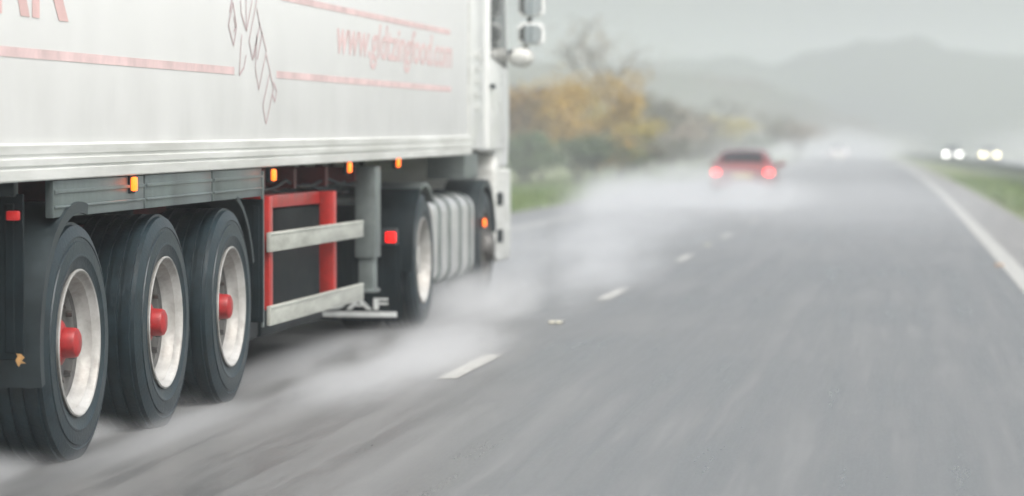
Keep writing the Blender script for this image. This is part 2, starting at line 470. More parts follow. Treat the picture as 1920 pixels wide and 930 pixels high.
# --- rear doors (behind the picture's edge) and under-run bar
b = MB(); b.box(RX + .06, LX - .06, 10.40, 10.445, 1.42, 3.92, 0.01)
b.build('rear_door', 'white', lorry)
b = MB(); b.box(RX + .1, LX - .1, 10.46, 10.56, 0.45, 0.58, 0.01)
b.box(-5.55, -5.45, 10.5, 10.6, 0.55, 1.27).box(-4.4, -4.3, 10.5, 10.6, 0.55, 1.27)
b.build('underrun_bar', 'steel', lorry)

# --- chassis beams and cross members
for x in (-4.42, -5.40):
    b = MB(); b.box(x - .07, x + .07, 10.6, 20.3, 1.20, 1.262, 0.004, 1).box(x - .012, x + .012, 10.6, 20.3, 0.92, 1.20).box(x - .07, x + .07, 10.6, 20.3, 0.89, 0.92, 0.004, 1); b.build('chassis_beam', 'chassis', lorry)
for y in [11.2, 12.0, 13.0, 14.4, 15.8, 16.9, 17.8, 18.8, 19.8]:
    b = MB(); b.box(RX + .15, LX - .15, y - .04, y + .04, 1.14, 1.262); b.build('cross_member', 'chassis', lorry)
for x in (-4.55, -5.27):
    b = MB(); b.box(x - .05, x + .05, 19.9, 26.4, 0.80, 1.06, 0.01); b.build('tractor_beam', 'rubber', lorry)
b = MB(); b.box(-5.3, -4.5, 20.2, 21.0, 0.7, 1.0, .02); b.build('rear_crossmember', 'rubber', lorry)
b = MB(); b.box(-5.4, -4.42, 21.2, 22.6, 1.08, 1.20, .03); b.build('coupling_plate', 'rubber', lorry)
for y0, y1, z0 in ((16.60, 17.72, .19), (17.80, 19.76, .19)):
    b = MB(); b.box(-5.95, -4.02, y0, y1, z0, 1.0, 0.03); b.build('underfloor_filler', 'rubber', lorry)  # black boxes sized to keep the space under the trailer dark
b = MB(); b.box(RX + .01, RX + .05, 16.3, 19.6, .16, 1.22, .01); b.build('far_light_blocker', 'rubber', lorry)  # black panel added on the far side to darken the underbody
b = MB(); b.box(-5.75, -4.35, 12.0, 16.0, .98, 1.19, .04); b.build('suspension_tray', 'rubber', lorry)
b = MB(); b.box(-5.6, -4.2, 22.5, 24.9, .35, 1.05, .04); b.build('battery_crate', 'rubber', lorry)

# --- wheels
def lathe_part(prof, c, side, name, m, parent, seg=56, org=None):
    b = MB(); b.lathe(prof, c, seg, side)
    return b.build(name, m, parent, origin=org or c, angle=32)
def make_wheel(c, side, Rr, W, style):
    """c: centre of the outer face, axle along x, side=+1 faces +x"""
    w = empty('wheel', (0, 0, 0)); w.parent = lorry; w.location = Vector(c) - WORLD[lorry]; WORLD[w] = Vector(c)
    rf = 0.325
    gr = []
    ng = 5
    # tread with grooves
    x0, x1 = -0.035, -W + 0.035
    tread = []
    for k in range(ng):
        xa = x0 + (x1 - x0) * (k + 0.12) / ng; xb = x0 + (x1 - x0) * (k + 0.82) / ng
        tread += [(xa, Rr - 0.012), (xa - .002, Rr), (xb + .002, Rr), (xb, Rr - 0.012)]
    prof = [(-0.030, rf - 0.01), (-0.012, rf + 0.004), (-0.004, rf + 0.03), (0.004, rf + 0.06), (0.006, rf + 0.062), (0.006, rf + 0.07), (0.004, rf + 0.072),
            (0.002, rf + 0.13), (-0.004, rf + 0.132), (-0.006, rf + .145), (-0.002, rf + .15), (-0.012, Rr - 0.035), (-0.022, Rr - 0.014)] + tread + \
           [(-W + 0.022, Rr - 0.014), (-W + 0.010, Rr - 0.05), (-W, rf + 0.08), (-W + 0.012, rf), (-W + .03, rf - .01)]
    lathe_part(prof, c, side, 'tyre', 'tyre', w)
    # rim
    if style == 'deep':
        dsk = -0.100
        prof = [(-W + .02, rf - .012), (-0.030, rf - 0.012), (-0.010, rf + 0.004), (0.000, rf + 0.006), (0.004, rf - 0.001), (0.000, rf - 0.008), (-0.020, rf - 0.018),
                (-0.030, rf - 0.030), (-0.060, rf - 0.036), (-0.076, rf - 0.048), (dsk + .012, rf - 0.058)]
        disc = [(dsk + .011, rf - 0.0585), (dsk, 0.25), (dsk + .010, 0.215), (dsk + 0.004, 0.14), (dsk + .004, 0.10)]
        hubprof = [(dsk - .02, 0.105), (dsk + .012, 0.102), (dsk + 0.022, 0.085), (dsk + .03, 0.070), (-0.022, 0.067), (-0.012, 0.063), (-0.005, 0.050), (-0.003, 0.0)]
    else:
        dsk = -0.13 if style == 'drive' else -0.02
        prof = [(-W + .02, rf - .012), (-0.030, rf - 0.012), (-0.010, rf + 0.004), (0.000, rf + 0.006), (0.004, rf - 0.001), (0.000, rf - 0.008), (-0.020, rf - 0.018),
                (-0.050, rf - 0.032), (dsk - .02, rf - 0.05)]
        disc = [(dsk - .021, rf - .0505), (dsk, 0.24), (dsk + .02, 0.20), (dsk + .02, .13)]
        hubprof = [(dsk + .01, 0.14), (dsk + .05, 0.135), (dsk + .09, 0.11), (dsk + .10, 0.06), (dsk + .10, 0)]
    rm = 'steerrim' if style == 'steer' else 'rim'
    b = MB(); b.lathe(prof, c, 56, side); rim = b.build('rim', rm, w, origin=c, angle=32)
    b = MB(); b.lathe(disc, c, 56, side)
    for k in range(10):
        a = 2 * PI * k / 10 + 0.2
        p = Vector((c[0] + side * (dsk - .004), c[1] + .1675 * math.cos(a), c[2] + .1675 * math.sin(a)))
        b.tube([p, p + Vector((side * .038, 0, 0))], [0.017, 0.014], 6)
    b.build('wheel_disc', 'steerrim', w, origin=c, angle=32)
    hub = lathe_part(hubprof, c, side, 'hub', 'hub' if style == 'deep' else rm, w, 32)
    return w
TW = (12.47, 13.99, 15.41)
for y in TW:
    make_wheel((LX + 0.005, y, 0.524), 1, 0.540, 0.385, 'deep')
    make_wheel((RX - 0.005, y, 0.524), -1, 0.540, 0.385, 'deep')
for s, x in ((1, LX), (-1, RX)):
    make_wheel((x - s * 0.015, 21.90, 0.525), s, 0.525, 0.30, 'drive')
    make_wheel((x - s * 0.345, 21.90, 0.525), s, 0.525, 0.30, 'drive')
    make_wheel((x - s * 0.03, 25.32, 0.510), s, 0.510, 0.315, 'steer')
for y in TW + (21.90, 25.32):
    b = MB(); b.tube([(RX + .3, y, .52), (LX - .3, y, .52)], 0.07, 12); b.build('axle', 'rubber', lorry)
for y in TW:
    for x in (-4.30, -5.5):
        b = MB(); b.tube([(x, y + .35, .46), (x, y + .35, .95)], 0.13, 12); b.build('air_spring', 'rubber', lorry)

# --- grey boards hung under the rail above the three axles
for ya, yb in ((12.10, 13.60), (13.63, 14.98), (15.01, 16.19)):
    b = MB()
    z0, z1 = 1.085, 1.248
    b.box(LX - .04, LX - .002, ya, yb, z0, z1, 0.006, 2, SK)
    b.box(LX - .004, LX + .006, ya + .01, yb - .01, z0 + .105, z0 + .122, 0.003, 1, SK)
    b.box(LX - .004, LX + .006, ya + .01, yb - .01, z0 + .04, z0 + .052, 0.003, 1, SK)
    b.build('side_board', 'panelgrey', lorry)
# mudguard over the rearmost wheel and flaps
def fender(cx0, cx1, y, z, r, a0, a1, name, m, th=0.012, lip=0.03):
    b = MB()
    prof = [(cx0, r), (cx1, r), (cx1 + .0, r - lip), (cx1 - .012, r - lip), (cx1 - .012, r - th), (cx0, r - th), (cx0, r)]
    b.lathe(prof, (0, y, z), 28, 1, a0, a1)
    return b.build(name, m, lorry)
fender(LX - .44, LX + .01, TW[0], .54, .615, math.radians(78), math.radians(196), 'mudguard', 'plastic', lip=0.05)
fender(LX - .44, LX + .0, TW[2], .54, .61, math.radians(20), math.radians(75), 'mudguard', 'plastic')
def flap(x0, x1, y, z0, z1, th=.012):
    b = MB(); b.box(x0, x1, y - th, y, z0, z1, 0.004, 1)
    for k in range(6):
        x = x0 + (x1 - x0) * (k + .5) / 6
        b.box(x - .02, x + .02, y - th - .005, y - th + .004, z0 + .03, z1 - .04, .003, 1)
    return b.build('mud_flap', 'rubber', lorry)
flap(LX - .75, LX - .02, 11.74, 0.50, 1.20)
flap(LX - .50, LX + .005, 16.20, 0.39, 1.10)
b = MB(); b.box(LX - .012, LX + .004, 16.202, 16.225, 0.36, 1.26, 0.003, 1); b.build('flap_stay', 'steel', lorry)
b = MB(); b.box(LX - .85, LX - .05, 11.70, 11.76, 1.19, 1.26, .01); b.build('flap_bracket', 'plastic', lorry)
b = MB(); b.box(LX - .085, LX - .03, 11.690, 11.722, 1.09, 1.13, .008); b.build('rear_red_lamp', 'dullred', lorry)  # small red lamp lens with a faint glow

# --- side guard with red frame
for z0, z1 in ((0.355, 0.470), (0.785, 0.900)):
    b = MB()
    b.box(LX - .028, LX - .002, 16.42, 19.34, z0, z1, 0.006, 2)
    b.box(LX - .004, LX + .002, 16.43, 19.33, z1 - .018, z1 - .006, 0.002, 1)
    b.build('guard_rail', 'guard', lorry)
for y in (16.52, 18.44):
    b = MB(); b.box(LX - .13, LX - .031, y, y + .10, 0.44, 1.11, 0.012, 2)
    b.build('guard_post', 'red', lorry)
b = MB(); b.box(LX - .20, LX - .12, 16.55, 18.50, 1.03, 1.11, 0.01); b.build('guard_crossbar', 'red', lorry)
# landing legs
for x in (LX - .09, RX + .09):
    b = MB(); b.box(x - .075, x + .075, 19.86, 20.06, 0.62, 1.262, 0.012)
    leg = b.build('landing_leg', 'steel', lorry)
    b = MB(); b.box(x - .055, x + .055, 19.89, 20.03, 0.40, 0.63, 0.01).box(x - .07, x + .07, 19.86, 20.06, 0.375, 0.402, 0.008)
    b.build('leg_foot', 'steel', leg)
b = MB(); b.tube([(LX - .15, 19.96, 1.02), (RX + .15, 19.96, 1.02)], .03, 8); b.build('landing_gear_shaft', 'steel', lorry)
# air and electric coils behind the cab
for k, x in enumerate((-4.5, -4.75, -5.0)):
    b = MB(); pts = []
    for i in range(60):
        u = i / 59
        pts.append((x + .06 * math.cos(u * 40), 22.9 + 1.0 * u, 1.5 - .25 * math.sin(u * PI) + .06 * math.sin(u * 40)))
    b.tube(pts, .012, 6); b.build('air_hose', 'rubber', lorry)

for k in range(3):
    b = MB(); X = LX - .17 - .05 * k; pts = []
    for i in range(25):
        u = i / 24; pts.append((X + .015 * math.sin(9 * u + k), 16.3 + 3.9 * u, 1.19 - .03 * k - .05 * abs(math.sin(PI * 3 * u + k))))
    b.tube(pts, .011, 6); b.build('air_line', 'rubber', lorry)
# --- tractor rear: mudguards, flap with lettering, lights
fender(LX - .62, LX + .0, 21.90, .525, .60, math.radians(48), math.radians(112), 'mudguard', 'steel', lip=.03)
fender(LX - .62, LX + .0, 21.90, .525, .60, math.radians(112.5), math.radians(186), 'mudguard', 'rubber', lip=.03)
flap(RX + .02, RX + .66, 20.92, 0.115, 0.75)
fl = flap(LX - .66, LX - .02, 20.92, 0.115, 0.75)
me = text_mesh('DAF', 0.118, 0.003, 0.0, 0.002, 1.05)
xs = [v.co.x for v in me.vertices]; k = 0.50 / (max(xs) - min(xs)); x0 = min(xs)
for v in me.vertices:
    v.co = Vector((LX - .615 + (v.co.x - x0) * k, 20.900 - v.co.z, 0.200 + v.co.y)) - WORLD[fl]
me.materials.append(M['letter'])
o = bpy.data.objects.new('flap_lettering', me); COL.objects.link(o); o.parent = fl; WORLD[o] = WORLD[fl]
b = MB(); b.box(LX - .635, LX - .05, 20.897, 20.903, 0.143, 0.183); b.build('flap_band', 'letter', fl)
b = MB(); b.box(LX - .30, LX - .03, 20.78, 20.86, 0.68, 0.80, .012); lampbox = b.build('lamp_box', 'plastic', lorry)
b = MB(); b.box(LX - .11, LX - .035, 20.765, 20.79, 0.70, 0.775, .008); b.build('tail_lamp', 'redlamp', lampbox)
# --- fuel tank
tank_prof = []
zc, hz, yc = 0.655, 0.345, 0
b = MB()
t = bmesh.new(); bmesh.ops.create_cube(t, size=1)
for v in t.verts: v.co = Vector((LX - .36 + v.co.x * .66, 23.50 + v.co.y * 2.25, .645 + v.co.z * .70))
bmesh.ops.bevel(t, geom=[e for e in t.edges if abs(e.verts[0].co.y - e.verts[1].co.y) > 1], offset=.13, segments=6, profile=.5, affect='EDGES')
bmesh.ops.bevel(t, geom=[e for e in t.edges if abs(e.verts[0].co.y - e.verts[1].co.y) < .01 and abs(abs(e.verts[0].co.y - 23.5) - 1.125) < .01], offset=.02, segments=2, affect='EDGES')
b.merge(t)
tank = b.build('fuel_tank', 'alu', lorry)
for y in (22.72, 23.22, 23.80, 24.34):
    b = MB(); t = bmesh.new(); bmesh.ops.create_cube(t, size=1)
    for v in t.verts: v.co = Vector((LX - .36 + v.co.x * .69, y + v.co.y * .07, .645 + v.co.z * .73))
    bmesh.ops.bevel(t, geom=[e for e in t.edges if abs(e.verts[0].co.y - e.verts[1].co.y) > .05], offset=.14, segments=6, profile=.5, affect='EDGES')
    b.merge(t); b.build('tank_strap', 'steel', tank)
b = MB(); b.tube([(LX - .25, 24.05, .98), (LX - .25, 24.05, 1.04)], .06, 16); b.build('filler_cap', 'rubber', tank)
# --- cab
b = MB()
b.prism([(24.98, 1.36), (26.02, 1.36), (26.25, 1.20), (26.80, 1.20), (26.92, 1.50), (26.92, 1.95), (26.72, 2.75), (26.40, 3.45), (26.0, 3.72), (24.98, 3.72)], RX + .03, LX - .035, .045, 3)
cab = b.build('cab', 'white', lorry)
for x0, x1 in ((LX - .045, LX - .012), (RX + .012, RX + .045)):
    b = MB(); b.prism([(24.27, 1.38), (25.02, 1.38), (25.02, 3.9), (24.55, 3.9), (24.27, 3.8)], x0, x1, .01, 2); b.build('side_deflector', 'white', cab)
b = MB()
for k in range(5):
    z = 1.72 + .11 * k
    b.box(LX - .014, LX - .006, 24.50, 24.86, z, z + .045, .003, 1)
b.build('air_vent', 'rail', cab)
b = MB()
b.prism([(25.42, 1.38), (26.55, 1.38), (26.72, 2.02), (26.56, 2.76), (26.36, 3.12), (25.42, 3.12)], LX - .036, LX - .018, .008, 2)
door = b.build('cab_door', 'white', cab)
b = MB(); b.prism([(25.55, 2.20), (26.58, 2.12), (26.47, 2.70), (26.29, 3.03), (25.55, 3.03)], LX - .020, LX - .012, .003, 1); b.build('door_window', 'glass', door)
b = MB(); b.box(LX - .018, LX + .012, 25.50, 25.68, 1.92, 1.96, .008); b.build('door_handle', 'plastic', door)
b = MB()
b.prism([(26.935, 1.98), (26.735, 2.74), (26.50, 3.25), (26.49, 3.24), (26.72, 2.74), (26.92, 1.98)], RX + .14, LX - .14); b.build('windscreen', 'glass', cab)
b = MB()
b.prism([(25.93, 0.42), (26.10, 0.34), (26.92, 0.34), (27.0, 0.55), (26.97, 1.19), (26.25, 1.19), (26.02, 1.33), (25.93, 1.2)], RX + .02, LX - .03, .03, 3)
b.build('front_bumper', 'rail', cab)
for z in (0.52, 0.86):
    b = MB(); b.box(LX - .034, LX - .022, 26.02, 26.40, z, z + .12, .006, 1); b.build('cab_step', 'rubber', cab)
# sill box under the deflector and steer mudguard
b = MB(); b.box(LX - .40, LX - .05, 24.30, 25.0, 1.12, 1.345, .03, 3); b.build('air_intake_box', 'steel', lorry)
fender(LX - .36, LX - .02, 25.32, .51, .60, math.radians(12), math.radians(188), 'mudguard', 'plastic', lip=.06)
b = MB(); b.box(LX - .34, LX - .03, 24.66, 24.70, .30, .62, .005, 1); b.build('mud_flap', 'plastic', lorry)
# mirrors on the driver's side and far side
def mirrors(s, xs):
    b = MB()
    b.tube([(xs, 26.66, 3.02), (xs + s * .16, 26.78, 3.02), (xs + s * .20, 26.80, 2.95), (xs + s * .20, 26.80, 2.40), (xs + s * .14, 26.78, 2.30), (xs, 26.74, 2.28)], .022, 8)
    arm = b.build('mirror_arm', 'plastic', cab)
    for z0, z1 in ((2.60, 3.02), (2.34, 2.565)):
        b = MB()
        t = bmesh.new(); bmesh.ops.create_cube(t, size=1)
        for v in t.verts:
            f = 1.0 if v.co.y < 0 else 0.72
            v.co = Vector((xs + s * .22 + v.co.x * .27 * f, 26.80 + v.co.y * .15, (z0 + z1) / 2 + v.co.z * (z1 - z0) * f))
        bmesh.ops.bevel(t, geom=list(t.edges), offset=.03, segments=3, affect='EDGES'); b.merge(t)
        hs = b.build('mirror_housing', 'white', arm)
        b = MB(); t = bmesh.new(); bmesh.ops.create_cube(t, size=1)
        for v in t.verts: v.co = Vector((xs + s * .22 + v.co.x * .215, 26.722 + v.co.y * .008, (z0 + z1) / 2 + v.co.z * (z1 - z0 - .055)))
        bmesh.ops.bevel(t, geom=[e for e in t.edges if abs(e.verts[0].co.y - e.verts[1].co.y) > .004], offset=.03, segments=3, affect='EDGES'); b.merge(t)
        g_ = b.build('mirror_glass', 'mirror', arm)
    b = MB()
    t = bmesh.new(); bmesh.ops.create_uvsphere(t, u_segments=16, v_segments=10, radius=1)
    for v in t.verts: v.co = Vector((xs + s * .12 + v.co.x * .13, 26.80 + v.co.y * .10, 2.24 + v.co.z * .10))
    b.merge(t); b.build('kerb_mirror', 'rail', arm)
mirrors(1, LX - .03); mirrors(-1, RX + .03)
# --- amber marker lamps
def marker(y, z, x=LX + .012, name='marker_lamp'):
    b = MB(); b.box(x - .035, x - .005, y - .045, y + .06, z - .045, z + .045, .008); h = b.build('marker_bracket', 'rubber', lorry)
    b = MB(); b.box(x - .008, x + .016, y - .030, y + .030, z - .034, z + .034, .012); b.build(name, 'amber', h)
marker(13.36, 1.222); marker(16.43, 1.235); marker(18.75, 1.262); marker(20.60, 1.285)
marker(24.95, 0.735, LX + .01)

# ------------------------------------------------------------------ dry leaf caught on the flap
b = MB()
yl, zl = 11.712, 0.500
pts = [(0, 0), (.02, .03), (.012, .05), (.04, .045), (.07, .02), (.05, .0), (.075, -.02), (.04, -.022), (.03, -.045), (.01, -.02)]
vs = [b.bm.verts.new((LX - .055 + x * .6, yl - .006 * ((i % 3) - 1), zl + z * .6)) for i, (x, z) in enumerate(pts)]
f = b.bm.faces.new(vs)
r = bmesh.ops.extrude_face_region(b.bm, geom=[f])
for v in r['geom']:
    if isinstance(v, bmesh.types.BMVert): v.co.y -= .003
tag(b.build('dry_leaf', 'dryleaf', None, origin=(LX - .09, yl, zl)), 'small tan dry leaf stuck to the bottom corner of the rear mud flap', 'leaf')

# ------------------------------------------------------------------ cars
ST = [  # y, half width, bottom, belt, half roof, roof top
 (0.00, .70, .34, .68, .60, .72), (0.03, .80, .26, .86, .62, .90), (0.10, .845, .23, .97, .63, 1.00), (0.22, .855, .22, 1.00, .60, 1.12),
 (0.42, .865, .22, 1.00, .57, 1.32), (0.62, .87, .22, .99, .565, 1.405), (1.10, .875, .21, .97, .57, 1.445), (1.60, .88, .20, .95, .575, 1.45),
 (2.10, .88, .20, .94, .575, 1.42), (2.50, .88, .20, .93, .58, 1.32), (2.90, .875, .20, .92, .60, 1.10), (3.12, .87, .20, .91, .64, .965),
 (3.60, .85, .21, .84, .66, .885), (3.95, .80, .23, .73, .62, .79), (4.12, .74, .26, .63, .58, .68), (4.20, .62, .32, .52, .5, .56)]
def sect(s):
    y, w, zb, bt, wr, zr = s
    wb = w * .955
    return [(0, zb), (w * .86, zb), (w * .965, zb + .10), (w, zb + .26), (w * .992, bt - .12), (wb, bt),
            (wb + (wr - wb) * .45, bt + (zr - bt) * .45), (wr + .02, zr - .055 * min(1, (zr - bt) * 4)), (wr * .90, zr - .01), (wr * .5, zr + .012), (0, zr + .016)]
def surf(yu, t, s):
    """point on the body skin: yu metres from the tail, t along the section, s = side"""
    for a, c in zip(ST, ST[1:]):
        if a[0] <= yu <= c[0]:
            u = (yu - a[0]) / (c[0] - a[0]); break
    A, B = sect(a), sect(c)
    i = min(int(t), len(A) - 2); f = t - i
    p = [A[i][k] + (A[i + 1][k] - A[i][k]) * f for k in (0, 1)]
    q = [B[i][k] + (B[i + 1][k] - B[i][k]) * f for k in (0, 1)]
    return Vector((s * (p[0] + (q[0] - p[0]) * u), yu, p[1] + (q[1] - p[1]) * u))
def patch(b, y0, y1, t0, t1, s, off=.006, ny=6, nt=4):
    grid = []
    for i in range(ny + 1):
        row = []
        for j in range(nt + 1):
            yu = y0 + (y1 - y0) * i / ny; t = t0 + (t1 - t0) * j / nt
            e = 1e-3
            yp = min(4.19, yu + e)
            P = surf(yu, t, s); dy = surf(yp, t, s) - surf(yp - e, t, s); dt = surf(yu, min(9.999, t + e), s) - surf(yu, min(9.999, t + e) - e, s)
            nrm = dy.cross(dt)
            if nrm.length < 1e-12: nrm = Vector((0, 0, 1))
            nrm.normalize()
            c = P - Vector((0, yu, .7))
            if nrm.dot(c) < 0: nrm = -nrm
            row.append(b.bm.verts.new(P + nrm * off))
        grid.append(row)
    for i in range(ny):
        for j in range(nt):
            b.bm.faces.new((grid[i][j], grid[i + 1][j], grid[i + 1][j + 1], grid[i][j + 1]))
def make_car(name, x, y, facing_away, paint_, label, group, lamps_on=None, rear_lamp='carlamp', plate='plate', tall=1.0):
    root = empty(name, (0, 0, 0), label, 'car', group)
    def part(b, nm, m, par=root, org=None, **kw): return b.build(nm, m, par, origin=org, **kw)
    b = MB()
    rows = []
    for s in ST:
        half = sect(s)
        pts = [(xx, zz) for xx, zz in half] + [(-xx, zz) for xx, zz in half[-2:0:-1]]
        rows.append([b.bm.verts.new((xx, s[0], zz)) for xx, zz in pts])
    n_ = len(rows[0])
    for a, c in zip(rows, rows[1:]):
        for k in range(n_): b.bm.faces.new((a[k], a[(k + 1) % n_], c[(k + 1) % n_], c[k]))
    b.bm.faces.new(rows[0]); b.bm.faces.new(rows[-1][::-1])
    body = part(b, 'body', paint_, angle=45)
    b = MB(); patch(b, .16, .58, 7.7, 10, 1); patch(b, .16, .58, 7.7, 10, -1); part(b, 'rear_window', 'glass')
    b = MB(); patch(b, 2.30, 3.08, 7.7, 10, 1); patch(b, 2.30, 3.08, 7.7, 10, -1); part(b, 'windscreen', 'glass')
    for s in (1, -1):
        for ya, yb in ((.55, 1.45), (1.52, 2.55)):
            b = MB(); patch(b, ya, yb, 5.25, 6.9, s); part(b, 'side_window', 'glass')
        b = MB(); b.box(s * .71 - .10, s * .71 + .10, -.035, .12, .72, .85, .03, 3)
        part(b, 'tail_lamp', rear_lamp)
        b = MB(); b.box(s * .60 - .13, s * .60 + .13, 3.98, 4.17, .60, .72, .035, 3); part(b, 'headlamp', lamps_on or 'chrome')
        b = MB(); b.box(s * .93 - .10, s * .93 + .10, 2.48, 2.60, .94, 1.08, .03, 2); part(b, 'door_mirror', paint_)
        for yy in (.72, 3.28):
            w = empty('wheel', (s * .885, yy, .31)); w.parent = root
            lathe_part([(-.20, .18), (-.20, .29), (-.18, .31), (-.02, .31), (0, .29), (0, .20), (-.02, .19)], (s * .885, yy, .31), s, 'tyre', 'tyre', w, 28)
            lathe_part([(-.03, .20), (-.005, .195), (-.03, .17), (-.05, .08), (-.02, .05), (-.015, 0)], (s * .885, yy, .31), s, 'rim', 'rim', w, 28)
    b = MB(); b.box(-.84, .84, -.06, .25, .30, .54, .05, 3); part(b, 'rear_bumper', 'plastic' if paint_ == 'carsilver' else paint_)
    b = MB(); b.box(-.26, .26, -.022, .04, .615, .73, .006, 1); part(b, 'number_plate', plate)
    b = MB(); b.box(-.42, .42, -.03, .06, .745, .775, .006, 1); part(b, 'tailgate_trim', 'chrome')
    b = MB(); b.box(-.30, .30, 4.14, 4.215, .42, .54, .01, 1); part(b, 'grille', 'rubber')
    b = MB(); b.box(-.79, .79, 3.70, 4.16, .20, .36, .05, 2); part(b, 'front_bumper', 'plastic')
    b = MB(); b.tube([(.0, .7, 1.44), (.0, .62, 1.6)], .008, 5); part(b, 'aerial', 'rubber')
    root.location = (x, y, 0.004); root.rotation_euler = (0, 0, 0 if facing_away else PI); root.scale = (1, 1, tall)
    return root
make_car('red_car', -4.30, 77.5, True, 'carred', 'dark red hatchback with glowing tail lamps in its own cloud of spray', None, rear_lamp='carlamp', tall=.90)
make_car('white_car', xat(1574, 262), 262, True, 'carwhite', 'pale white car fading into the mist far beyond the red one', None, rear_lamp='dullred')
make_car('oncoming_car', xat(1783, 284), 284, False, 'cardark', 'oncoming car with whiter headlamps in the lane nearer the grass divide', 'oncoming cars with lit headlamps', lamps_on='headlamp')
make_car('oncoming_car', xat(1850, 262), 262, False, 'carsilver', 'oncoming car with warm yellowish headlamps in the far opposite lane', 'oncoming cars with lit headlamps', lamps_on='headlampw')

# ------------------------------------------------------------------ road studs
def stud(x, y, lens, label):
    o = empty('road_stud', (x + bend(y), y, .0095), label, 'road stud', 'reflective studs set in the road')
    X = x + bend(y)
    b = MB(); b.prism([(y - .07, .0095), (y - .045, .030), (y + .045, .030), (y + .07, .0095)], X - .06, X + .06, .004, 1); b.build('casing', 'stud', o)
    for dx in (-.028, .028):
        b = MB(); b.box(X + dx - .02, X + dx + .02, y - .068, y - .056, .012, .026, .003, 1); b.build('reflector', lens, o)
stud(-2.715, 22.55, 'studw', 'white reflective stud between the two nearest lane dashes')
stud(-2.715, 40.55, 'studw', 'white reflective stud on the lane line beyond the third dash')
stud(1.12, 34.2, 'studa', 'amber reflective stud beside the solid right edge line')

# ------------------------------------------------------------------ central barrier
bx = 4.65
o = empty('safety_barrier', (bx, 60, 0), 'long galvanised steel crash barrier along the grass divide on the right', 'barrier')
b = MB()
prof = [(-.02, .31), (-.085, .345), (-.085, .40), (-.02, .435), (-.02, .475), (-.085, .51), (-.085, .565), (-.02, .60), (0, .60), (-.0, .31)]
prev = None
for y in range(10, 420, 4):
    cur = [b.bm.verts.new((bx + bend(y) + x, y, z + .08)) for x, z in prof]
    if prev:
        for k in range(len(prof)):
            j = (k + 1) % len(prof); b.bm.faces.new((prev[k], prev[j], cur[j], cur[k]))
    prev = cur
b.build('beam', 'galv', o, angle=25)
for y in range(12, 410, 4):
    b = MB(); X = bx + bend(y); b.box(X + .003, X + .10, y - .03, y + .03, -.05, .66, .005, 1); b.build('post', 'galv', o)

# ------------------------------------------------------------------ trees and shrubs
def tree(name, x, y, h, w, leafm, label, cat, group, n=2600, seed=0, bare=0.0, squat=False, leaf=.17):
    r = random.Random(seed)
    root = empty(name, (x, y, 0), label, cat, group)
    b = MB(); tips = []
    def limb(p, d, L, rad, depth):
        pts = [p]; dd = d.copy()
        for i in range(4):
            dd = (dd + Vector((r.uniform(-.22, .22), r.uniform(-.22, .22), r.uniform(-.05, .2)))).normalized()
            pts.append(pts[-1] + dd * L / 4)
        b.tube(pts, [rad * (1 - .17 * i) for i in range(5)], 6 if depth < 2 else 4)
        if depth >= 2: tips.extend(pts[2:]); tips.append(pts[-1])
        if depth < 3:
            for k in range(4 if depth else (7 if not squat else 6)):
                u = r.uniform(.35, 1.0) if depth else r.uniform(.25 if not squat else .05, 1.0)
                q = pts[min(3, int(u * 4))].lerp(pts[min(4, int(u * 4) + 1)], u * 4 % 1)
                a = r.uniform(0, 2 * PI)
                nd = (dd * (.75 if depth else .65) + Vector((math.cos(a), math.sin(a), r.uniform(-.1, .5))) * .8).normalized()
                limb(q, nd, L * r.uniform(.42, .66) * (1.0 if depth else w / h * 1.15 + .12), rad * .5, depth + 1)
    p0 = Vector((x, y, -.1))
    limb(p0, Vector((r.uniform(-.1, .1), r.uniform(-.1, .1), 1)), h * .72, .02 * h + .03, 0)
    tb = b
    b = MB()
    cz = h * (.55 if not squat else .45)
    clumps = [t for t in tips if r.random() > bare]
    if not clumps: clumps = tips
    sel = [r.choice(clumps) for _ in range(int(40 + w * 8))]
    for i in range(n):
        c = r.choice(sel)
        s = .19 * w * .5
        p = c + Vector((r.gauss(0, s), r.gauss(0, s), r.gauss(0, s * .8)))
        if p.z < .05: p.z = abs(p.z) + .05
        nv = Vector((r.gauss(0, 1), r.gauss(0, 1), r.gauss(0, 1))).normalized()
        u = nv.orthogonal().normalized(); v = nv.cross(u)
        L = leaf * r.uniform(.6, 1.4)
        b.bm.faces.new([b.bm.verts.new(p + q) for q in (-u * L * .5, v * L * .32, u * L * .6, -v * L * .32)])
    zs = sorted(v.co.z for v in b.bm.verts); rs = sorted(abs(v.co.x - x) for v in b.bm.verts)
    kz = h / zs[int(len(zs) * .985)]; kr = (w / 2) / rs[int(len(rs) * .95)]
    for bm_ in (tb.bm, b.bm):
        for v in bm_.verts: v.co = Vector((x + (v.co.x - x) * kr, y + (v.co.y - y) * kr, v.co.z * kz))
    tb.build('trunk', 'bark', root, angle=60)
    b.build('crown', leafm, root, smooth=False, recalc=False)
    return root
G1 = 'trees along the left verge'
G2 = 'shrubs under the verge trees'
def T(px, y, top, wpx, m, label, n=2600, bare=0, seed=0, name='roadside_tree', sq=False):
    return tree(name, xat(px, y), y, hat(top, y), wpx / F * y, m, label, 'tree', G1, n, seed, bare, sq)
def B(px, y, top, wpx, m, label, n=1800, seed=0):
    return tree('shrub', xat(px, y), y, hat(top, y), wpx / F * y, m, label, 'shrub', G2, n, seed, 0, True)
T(1088, 112, 140, 215, 'orange', 'broad bright orange tree just right of the lorry cab', 3800, 0, 11)
T(1112, 185, 46, 190, 'brown', 'tallest thin grey-brown tree rising behind the bright orange one', 1000, 0, 12, sq=True)
T(990, 107, 165, 170, 'orange', 'orange tree half hidden behind the lorry cab', 3600, 0, 13)
T(1165, 119, 190, 130, 'yellow', 'yellow-green tree at the right shoulder of the bright orange one', 3000, 0, 14)
